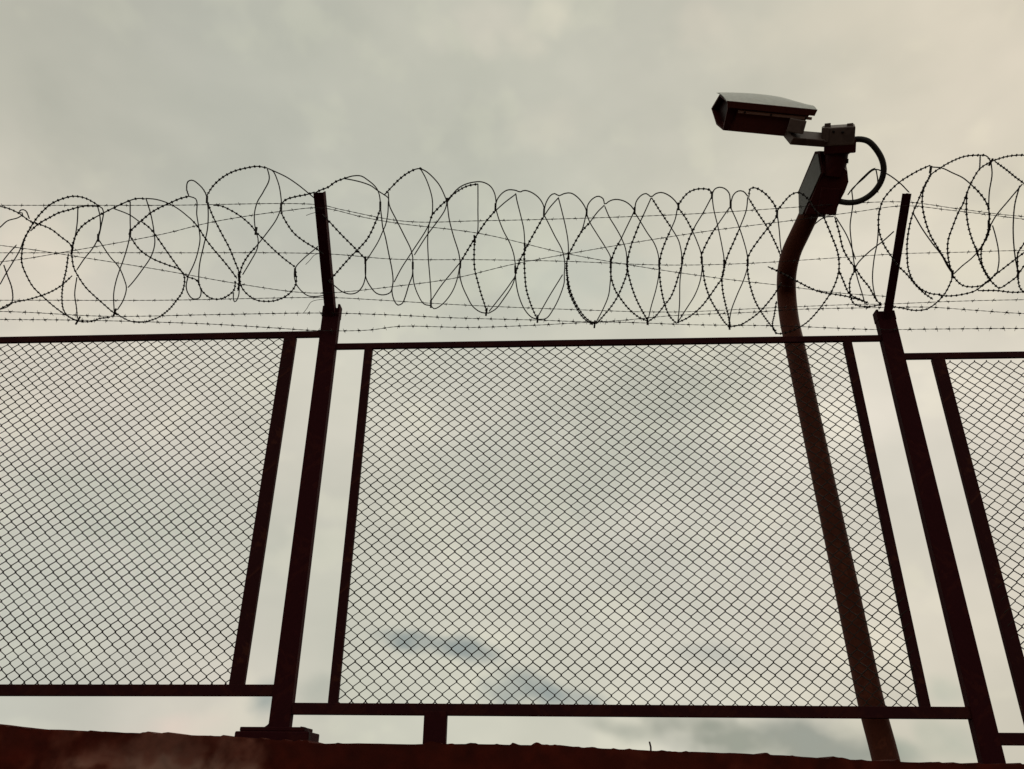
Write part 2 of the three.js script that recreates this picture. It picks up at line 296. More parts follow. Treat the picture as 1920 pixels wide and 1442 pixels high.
// ------------------------------------------------------------------ framed chain-link panels
const CW = 0.058, CH = 0.052, MR = 0.0023;
function makePanel(label, P) {
  const t = thing('chain_link_fence', label, 'fence', 'chain-link panels');
  const railD = 0.03, stileD = 0.034;
  const y = (seg, x) => seg[0].y + (seg[1].y - seg[0].y) * (x - seg[0].x) / (seg[1].x - seg[0].x);
  part('top_rail', bar(P.top[0], P.top[1], P.topH, 0.016), M.rail, t);
  part('bottom_rail', bar(P.bot[0], P.bot[1], P.botH, railD), M.rail, t);
  for (const s of P.stiles) {
    const a = V(s.lo.x + (s.lo.x - s.hi.x) * 0, y(P.bot, s.lo.x) + P.botH / 2 - 0.002, -0.003), b = V(s.hi.x, y(P.top, s.hi.x) - P.topH / 2 + 0.002, -0.003);
    const k = (a.y - s.lo.y) / (s.hi.y - s.lo.y); a.x = s.lo.x + (s.hi.x - s.lo.x) * k;
    const m = (b.y - s.lo.y) / (s.hi.y - s.lo.y); b.x = s.lo.x + (s.hi.x - s.lo.x) * m;
    part('stile', bar(a, b, s.w, stileD - 0.008), M.stile, t);
  }
  // woven wires: each a flattened spiral hooked into its neighbours
  const net = new THREE.Group(); net.name = 'chain_link_mesh'; t.add(net);
  const [sl, sr] = P.stiles, xl = sl.hi.x, xr = sr.hi.x, xc = (xl + xr) / 2;
  const y0 = Math.min(P.bot[0].y, P.bot[1].y) + P.botH / 2 - 0.012, y1 = Math.max(P.top[0].y, P.top[1].y) - P.topH / 2 + 0.01;
  const rows = Math.floor((y1 - y0) / (CH / 2)), R = rng(41 + Math.round(xc * 7)), n = Math.floor((xr - xl + 0.03) / (CW / 2)), half = CW / 4 + MR * 0.9;
  const warp = p => V(p.x + 0.004 * fbm(p.x * 1.6, p.y * 1.6, 3, 3) + 0.0022 * fbm(p.x * 14, p.y * 14, 8, 2), p.y + 0.005 * fbm(p.x * 1.3 + 9, p.y * 1.3, 1, 3) + 0.0024 * fbm(p.x * 14, p.y * 14, 2, 2), p.z + 0.02 * fbm(p.x * 1.1, p.y * 1.1, 6, 2));
  for (let i = 0; i < n; i++) {
    const x0 = xc + (i - (n - 1) / 2) * CW / 2, pts = [];
    for (let k = 0; k <= rows; k++) {
      const s = (k + i) % 2 ? 1 : -1, yy = y0 + k * CH / 2;
      pts.push(V(x0 + s * (half - 0.003), yy - 0.0034, s * 0.0012), V(x0 + s * half, yy, -s * 0.0012), V(x0 + s * (half - 0.003), yy + 0.0034, -s * 0.0022));
    }
    part('mesh_wire', rope(pts.map(warp), MR, 4), M.mesh, net);
  }
  if (P.leg) part('support_leg', bar(P.leg.lo, P.leg.hi, P.leg.w, 0.05), M.steel, t);
  return t;
}
const seg = (a, b) => [onZ(...a), onZ(...b)];
const ext = (s, x0, x1) => s.map((_, i) => { const x = [x0, x1][i]; return V(x, s[0].y + (s[1].y - s[0].y) * (x - s[0].x) / (s[1].x - s[0].x), 0); });
const leaf = (l0, r0, l1, r1) => { const e = edgePair(l0, r0, l1, r1, 0.01); e.lo.z = e.hi.z = 0; return e; };
const mv = (e, dx) => ({ lo: shift(e.lo, dx, 0), hi: shift(e.hi, dx, 0), w: e.w });
const S1R = leaf([428.7, 1280], [457.4, 1280], [527, 665], [549.5, 665]), S2L = leaf([614, 1310], [634, 1310], [681, 680], [694.4, 680]), S2R = leaf([1721.8, 1300], [1741, 1300], [1588, 665], [1603, 665]), S3L = leaf([1885, 1200], [1912, 1200], [1756, 700], [1780, 700]);
const pw = 0.04;
const T1 = seg([10, 638], [590, 627.2]), B1 = seg([10, 1294.4], [490, 1294.8]);
makePanel('chain-link panel in dark frame, ending at the post with the base plate', { top: ext(T1, E1.hi.x - SPAN + pw, E1.hi.x - 0.03), bot: ext(B1, E1.lo.x - SPAN + pw, E1.lo.x - 0.03), topH: 0.036, botH: 0.045, stiles: [mv(S2L, -SPAN), S1R] });
const T2 = seg([650, 650], [1620, 635]), B2 = seg([570, 1329.2], [1800, 1337.2]);
const leg = leaf([794, 1390], [837, 1390], [795, 1345], [836.5, 1345]); leg.lo.y = wallTop(leg.lo.x) - 0.012; leg.hi.y = onZ(815, 1335).y; leg.lo.x = leg.hi.x = (leg.lo.x + leg.hi.x) / 2;
makePanel('chain-link panel between the two posts with the pole behind its mesh', { top: ext(T2, E1.hi.x + 0.03, E2.hi.x - 0.03), bot: ext(B2, E1.lo.x + 0.03, E2.lo.x - 0.03), topH: 0.033, botH: 0.045, stiles: [S2L, S2R], leg });
const T3 = seg([1710, 668.5], [1915, 664]), B3 = seg([1880, 1386], [1919, 1386.5]); B3[1].y = B3[0].y;
makePanel('chain-link panel beyond the bent pole, set lower than the others', { top: ext(T3, E2.hi.x + 0.03, E2.hi.x + SPAN - 0.03).map(v => V(v.x, T3[0].y, 0)), bot: ext(B3, E2.lo.x + 0.03, E2.lo.x + SPAN - 0.03), topH: 0.033, botH: 0.045, stiles: [S3L, mv(S2R, SPAN)] });

// ------------------------------------------------------------------ bent pole behind the fence
const PZ = -0.17, PO = -0.14;
const poleLine = [[1661, 1425], [1635, 1325], [1574, 1040], [1514, 760], [1491, 650]].map(([x, y]) => onZ(x, y, PZ));
{
  const t = thing('camera_pole', 'brown steel pole behind the mesh, bent outward near its top', 'pole');
  const foot = poleLine[0].clone().sub(poleLine[1]); const k = poleLine[0].y / -foot.y; const base = poleLine[0].clone().addScaledVector(foot, k); base.y = -0.02;
  base.z = poleLine[0].z - 0.1;
  // stands behind the wall
  const low = poleLine[0].clone();
  const up = [[1480, 600], [1474.5, 545], [1477, 500], [1485, 470], [1499, 440], [1513, 410], [1530, 370], [1548, 325]].map(([x, y], i) => i === 0 ? onZ(x, y, PZ + 0.005) : i === 1 ? onZ(x, y, PZ + 0.05) : onArm(x, y, PO));
  const pts = curve([V(low.x + (low.x - poleLine[1].x) * 3, 0.4, PZ), low, ...poleLine.slice(1), ...up], 0.03);
  pts.unshift(V(pts[0].x + 0.06, -0.02, PZ));
  part('pole_tube', rope(pts, 0.0575, 24, 0.047), M.pole, t);
}

// ------------------------------------------------------------------ control box, bracket and camera, in the frame of the sight line they were measured along
function localFrame(px, py, o) {
  const A = onArm(px, py, o), v = ray(px, py).negate(), u = camUp.clone().addScaledVector(v, -camUp.dot(v)).normalize(), r = V(0, 0, 0).crossVectors(u, v);
  const mpp = A.clone().sub(EYEP).dot(camFwd) / F;
  const at = (x, y, w = 0) => { const d = ray(x, y), q = A.clone().addScaledVector(v, w * mpp).sub(EYEP); return EYEP.clone().addScaledVector(d, q.dot(v) / d.dot(v)); };
  return { A, v, u, r, mpp, at };
}
function prism(profile, along) {                                        // solid from a flat outline swept along a vector
  const n = profile.length, c = profile.reduce((s, p) => s.add(p), V(0, 0, 0)).multiplyScalar(1 / n), pos = [];
  const tri = (a, b, d) => pos.push(...a.toArray(), ...b.toArray(), ...d.toArray());
  const far = profile.map(p => p.clone().add(along)), cf = c.clone().add(along);
  for (let i = 0; i < n; i++) { const j = (i + 1) % n; tri(c, profile[i], profile[j]); tri(cf, far[j], far[i]); tri(profile[i], far[i], far[j]); tri(profile[i], far[j], profile[j]); }
  const g = new THREE.BufferGeometry(); g.setAttribute('position', new THREE.Float32BufferAttribute(pos, 3)); g.computeVertexNormals(); return planarUV(g, 2);
}
{
  const f = localFrame(1525, 345, PO + 0.05);
  const t = thing('control_box', 'dark control box with one side coloured paler for sky light, clamped on the bent pole', 'control box');
  const e3 = f.r.clone().multiplyScalar(0.82).addScaledVector(f.u, -0.1).addScaledVector(f.v, -0.56).normalize();
  const flat = (x, y) => { const d = ray(x, y), q = f.A.clone().sub(EYEP); return EYEP.clone().addScaledVector(d, q.dot(e3) / d.dot(e3)); };
  const outline = [[1528, 284], [1537, 283], [1543, 324], [1507, 406], [1498, 406], [1497, 358]].map(([x, y]) => flat(x, y));
  part('body', prism(outline, e3.clone().multiplyScalar(0.12)), M.boxBody, t);
  const inner = [[1530.5, 290], [1535.5, 289], [1540.5, 325], [1506, 402], [1500, 402], [1500, 359]].map(([x, y]) => flat(x, y).addScaledVector(e3, -0.006));
  part('lit_side_plate', prism(inner, e3.clone().multiplyScalar(0.005)), M.cover, t);  // thin added plate that carries the painted light of this side
  // rounded clamp half behind, lower lug
  const hull = [[1544, 303], [1578, 311], [1589, 321], [1591, 341], [1584, 360], [1577, 373], [1566, 399], [1532, 401], [1510, 401], [1541, 327]].map(([x, y]) => f.at(x, y, 14));
  part('clamp', prism(hull, f.v.clone().multiplyScalar(-46 * f.mpp).addScaledVector(f.u, 10 * f.mpp)), M.boxBody, t);
  part('lug', bar(f.at(1549, 402, -4), f.at(1558, 352, -4), 34 * f.mpp, 44 * f.mpp, f.v, 0.006), M.boxBody, t);
}
{
  const t = thing('security_camera', 'off-white security camera in a long sun-shielded housing on the bent pole', 'camera');
  const f = localFrame(1450, 210, PO + 0.08), k = f.mpp;
  const B = f.at(1367.7, 190, 45), C = f.at(1532.3, 206.3, 45 - 54.4), A = f.at(1343.8, 173.3, 45 - 77.5);
  const x = C.clone().sub(B), L = x.length(); x.normalize();
  const zf = A.clone().sub(B).addScaledVector(x, -A.clone().sub(B).dot(x)), W = zf.length(), z = zf.normalize().negate(), y = V(0, 0, 0).crossVectors(z, x), H = 53.4 * k;
  const basis = new THREE.Matrix4().makeBasis(x, y, z).setPosition(B);   // origin at the near front corner of the shield; x to the rear, y up, z to the near side
  const put = g => { const q = g.index ? g.toNonIndexed() : g; q.computeVertexNormals(); planarUV(q, 2); q.applyMatrix4(basis); return q; };
  // body: lofted between front and rear outlines (z, y)
  const outline = [[-0.06, -0.05], [-0.96, -0.05], [-1.4, -0.68], [-0.68, -1.02], [-0.06, -1.0]].map(([a, b]) => [a * W, b * H]);
  const bx = (xa, cut) => outline.map(([a, b]) => V(xa + cut * (-b / H), b, a));
  const loft = (P, Q) => { const pos = [], n = P.length, m = p => p.reduce((s, q) => s.add(q), V(0, 0, 0)).multiplyScalar(1 / n), cp = m(P), cq = m(Q), tri = (...v) => v.forEach(q => pos.push(q.x, q.y, q.z)); for (let i = 0; i < n; i++) { const j = (i + 1) % n; tri(P[i], P[j], cp); tri(Q[j], Q[i], cq); tri(P[i], Q[i], Q[j]); tri(P[i], Q[j], P[j]); } const g = new THREE.BufferGeometry(); g.setAttribute('position', new THREE.Float32BufferAttribute(pos, 3)); return g; };
  part('housing', put(loft(bx(0.045, -0.012), bx(L - 0.012, -0.06))), M.camShadedBody, t);
  // front hood ring and dark window set back inside it
  const ring = []; for (let i = 0; i < outline.length; i++) { const j = (i + 1) % outline.length, c0 = [-0.55 * W, -0.5 * H], s = 0.9, a = outline[i], b = outline[j], ai = [c0[0] + (a[0] - c0[0]) * s, c0[1] + (a[1] - c0[1]) * s], bi = [c0[0] + (b[0] - c0[0]) * s, c0[1] + (b[1] - c0[1]) * s]; ring.push(loft([V(0.004, a[1], a[0]), V(0.004, b[1], b[0]), V(0.004, bi[1], bi[0]), V(0.004, ai[1], ai[0])], [V(0.05, a[1], a[0]), V(0.05, b[1], b[0]), V(0.05, bi[1], bi[0]), V(0.05, ai[1], ai[0])])); }
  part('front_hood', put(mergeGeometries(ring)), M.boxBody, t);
  const pane = x0 => outline.map(([a, b]) => { const c0 = [-0.55 * W, -0.5 * H]; return V(x0, c0[1] + (b - c0[1]) * 0.92, c0[0] + (a - c0[0]) * 0.92); }), win = loft(pane(0.034), pane(0.038)); part('front_window', put(win), M.glass, t);
  // sun shield: arched top sheet with side skirts, rear far corner cut round
  const top = []; const NX = 16, NZ = 8, tp = (i, j, th) => { const u = i / NX, s = j / NZ; let xx = -0.012 + (L + 0.012) * u, zz = -W * s; const cut = smooth(0.72, 1, u) * 0.5; zz = -W * s * (1 - cut); return V(xx, 0.008 * Math.sin(Math.PI * s) + 0.012 * Math.sin(Math.PI * u) * s - th, zz); };
  const pos = [], tri = (...v) => v.forEach(q => pos.push(q.x, q.y, q.z));
  for (let i = 0; i < NX; i++) for (let j = 0; j < NZ; j++) for (const th of [0, 0.003]) { const a = tp(i, j, th), b = tp(i + 1, j, th), c = tp(i + 1, j + 1, th), d = tp(i, j + 1, th); th ? tri(a, c, b, a, d, c) : tri(a, b, c, a, c, d); }
  const gt = new THREE.BufferGeometry(); gt.setAttribute('position', new THREE.Float32BufferAttribute(pos, 3));
  const skirt = loft([V(-0.012, 0.002, 0.004), V(-0.012, 0.002, 0), V(-0.004, -0.2 * H, 0), V(-0.004, -0.2 * H, 0.004)], [V(L, 0.002, 0.004), V(L, 0.002, 0), V(L - 0.006, -0.2 * H, 0), V(L - 0.006, -0.2 * H, 0.004)]);
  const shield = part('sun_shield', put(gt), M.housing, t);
  part('skirt', put(skirt), M.camShadedBody, shield);
  const rib = new THREE.BoxGeometry(L * 0.84, 0.012, 0.008); rib.translate(L * 0.55, -0.31 * H, -0.03 * W); part('side_rail', put(rib), M.railTrim, t);
  for (const u of [0.2, 0.5, 0.9]) part('screw', put(new THREE.CylinderGeometry(0.005, 0.005, 0.004, 8).rotateX(Math.PI / 2).translate(L * u, -0.31 * H, -0.03 * W + 0.006)), M.rubber, t);
  // bracket: foot under the housing, arm, swivel block and neck down to the box
  const g2 = localFrame(1570, 255, PO + 0.06), tilt = 0.42;
  const bu = g2.u.clone().multiplyScalar(Math.cos(tilt)).addScaledVector(g2.v, Math.sin(tilt)), bv = g2.v.clone().multiplyScalar(Math.cos(tilt)).addScaledVector(g2.u, -Math.sin(tilt));
  const bk = new THREE.Group(); bk.name = 'bracket'; t.add(bk);
  part('foot', bar(f.at(1490, 249, 8), f.at(1497, 224, 8), 30 * k, 20 * k, f.v, 0.004), M.bracket, bk);
  part('arm', bar(f.at(1478, 257, 4), g2.at(1553, 263, 2), 15 * k, 30 * k, bv, 0.004), M.bracket, bk);
  part('swivel_block', bar(g2.at(1571, 271, -2), g2.at(1573, 236, 2), 57 * k, 46 * k, bv, 0.006), M.bracket, bk);
  for (const q of [1552, 1594]) part('tab', bar(g2.at(q, 240, 10), g2.at(q, 231, 10), 11 * k, 12 * k, bv, 0.002), M.bracket, bk);
  part('end_cap', bar(g2.at(1546, 266, 6), g2.at(1548, 238, 8), 13 * k, 40 * k, bv, 0.004), M.bracket, bk);
  for (const [sx, sy] of [[1580, 248], [1563, 247]]) { const q = new THREE.CylinderGeometry(2.4 * k, 2.4 * k, 3 * k, 8).rotateX(Math.PI / 2); q.applyMatrix4(new THREE.Matrix4().makeBasis(g2.r, bu, bv).setPosition(g2.at(sx, sy, 24))); part('bolt', planarUV(q.toNonIndexed(), 2), M.rubber, bk); }
  part('neck', rope([g2.at(1574, 262, -6), g2.at(1574, 282, -6), g2.at(1569, 284, -6), g2.at(1567, 300, -6), g2.at(1561, 330, -6)], 23 * k, 18, 21 * k), M.boxBody, bk);
  part('collar', bar(g2.at(1574, 288, -2), g2.at(1575, 263, -2), 56 * k, 44 * k, bv, 0.006), M.boxBody, bk);
  part('lock_screw', rope([g2.at(1570, 303, 0), g2.at(1591, 302, 0)], 4.2 * k, 8), M.rubber, bk);
  // cable looping from the block down to the box
  const loop = [[1598, 262], [1612, 261], [1628, 265], [1643, 280], [1654, 300], [1657, 320], [1650, 344], [1634, 364], [1612, 377], [1592, 380], [1572, 377], [1556, 372]].map(([a, b], i) => g2.at(a, b, i < 2 ? 4 : i > 9 ? 2 : 8));
  part('cable', rope(curve(loop, 0.012), 5.6 * k, 10), M.rubber, t);
}

// ------------------------------------------------------------------ barbed wire strands
function barbs(pts, gap, seed, size, off = 0.04) {
  const R = rng(seed), list = []; let acc = off + R() * gap;
  for (let i = 1; i < pts.length; i++) {
    const a = pts[i - 1], b = pts[i], l = a.distanceTo(b), d = b.clone().sub(a).normalize();
    while (acc <= l) {
      const c = a.clone().addScaledVector(d, acc), p = V(0, 0, 0).crossVectors(d, V(R() - 0.5, R() - 0.5, R() - 0.5)).normalize(), q = V(0, 0, 0).crossVectors(d, p);
      const h = 0.0055;
      list.push(rope([c.clone().addScaledVector(d, -h), c.clone().addScaledVector(d, h)], size > 0.01 ? 0.004 : 0.0028, 5));
      for (const [s, e] of [[p, -h * 0.6], [q, h * 0.6]]) { const m = c.clone().addScaledVector(d, e); list.push(rope([m.clone().addScaledVector(s, -size).addScaledVector(d, 0.004), m, m.clone().addScaledVector(s, size).addScaledVector(d, -0.003)], 0.0012, 3)); }
      acc += gap * (0.85 + 0.3 * R());
    }
    acc -= l;
  }
  return mergeGeometries(list);
}
// pixel path, distance in front of the fence or arms, label
const LOWER = 'barbed strands along the rails', UPPER = 'barbed strands on the leaning arms';
const STRANDS = [
  [[[-700, 386], [0, 385], [300, 385], [598, 384], [640, 393], [760, 415], [900, 414], [1100, 409], [1300, 401], [1500, 388], [1600, 381], [1700, 379], [1800, 392], [1920, 406], [2300, 420]], 0.0, 'topmost barbed strand running level near the tips of both arms', UPPER],
  [[[-600, 520], [0, 491], [130, 471], [300, 440], [400, 416], [530, 396], [603, 390], [680, 407], [740, 418], [900, 438], [1060, 475], [1200, 500], [1350, 522], [1470, 536], [1560, 548], [1664, 556]], 0.02, 'slanting barbed strand dropping from the base-plate post arm tip towards the other arm foot', UPPER],
  [[[-700, 472], [0, 474], [300, 474], [610, 476], [740, 486], [900, 487], [1060, 490], [1250, 497], [1400, 494], [1560, 484], [1684, 476], [1800, 473], [1920, 470], [2300, 480]], 0.0, 'level barbed strand halfway up the leaning arms', UPPER],
  [[[-600, 380], [0, 460], [60, 468], [150, 482], [300, 506], [440, 531], [560, 548], [620, 549], [740, 537], [850, 522], [960, 496], [1060, 477], [1200, 453], [1330, 433], [1480, 414], [1600, 398], [1696, 386], [1780, 394], [1920, 411], [2300, 460]], 0.03, 'slanting barbed strand rising from the base-plate post arm foot to the other arm tip', UPPER],
  [[[-700, 566], [0, 563], [300, 563], [616, 558], [700, 562], [850, 571], [1060, 580], [1260, 585], [1450, 577], [1600, 571], [1664, 570], [1790, 565], [1920, 562], [2300, 560]], 0.01, 'barbed strand at the feet of the arms under the razor coil', LOWER],
  [[[-700, 586], [0, 584], [200, 593], [400, 590], [600, 587], [720, 590], [850, 596], [1000, 600], [1130, 603], [1260, 592], [1400, 586], [1500, 580], [1640, 577], [1740, 576], [1830, 582], [1920, 588], [2300, 600]], 0.035, 'barbed strand crossing the post heads below the razor coil', LOWER],
  [[[-700, 590], [0, 599], [120, 600], [260, 603], [400, 608], [500, 614], [600, 620], [690, 619], [750, 612], [880, 614], [1000, 610], [1130, 604], [1300, 609], [1460, 611], [1560, 615], [1645, 618], [1760, 617], [1920, 616], [2300, 622]], 0.035, 'lowest barbed strand just above the top rails', LOWER],
];
STRANDS.forEach(([px, o, label, group], i) => {
  const t = thing('barbed_wire', label, 'barbed wire', group);
  const pts = curve(px.map(([x, y]) => onFence(x, y, o)), 0.03);
  const R = rng(900 + i), a = [], b = [];                               // two thin wires twisted together
  const fine = curve(pts, 0.012), N = V(0, 0.6, 0.8);
  for (let k = 0; k < fine.length; k++) { const c = Math.cos(k * 1.15), s = Math.sin(k * 1.15), p = fine[k]; a.push(V(p.x, p.y + 0.001 * c, p.z + 0.001 * s)); b.push(V(p.x, p.y - 0.001 * c, p.z - 0.001 * s)); }
  part('line_wire', mergeGeometries([rope(a, 0.00115, 4), rope(b, 0.00115, 4)]), M.wire, t);
  part('barbs', barbs(pts, i > 4 ? 0.068 : 0.105, 60 + i, i > 4 ? 0.013 : 0.009), M.wire, t).userData.kind = 'stuff';
});

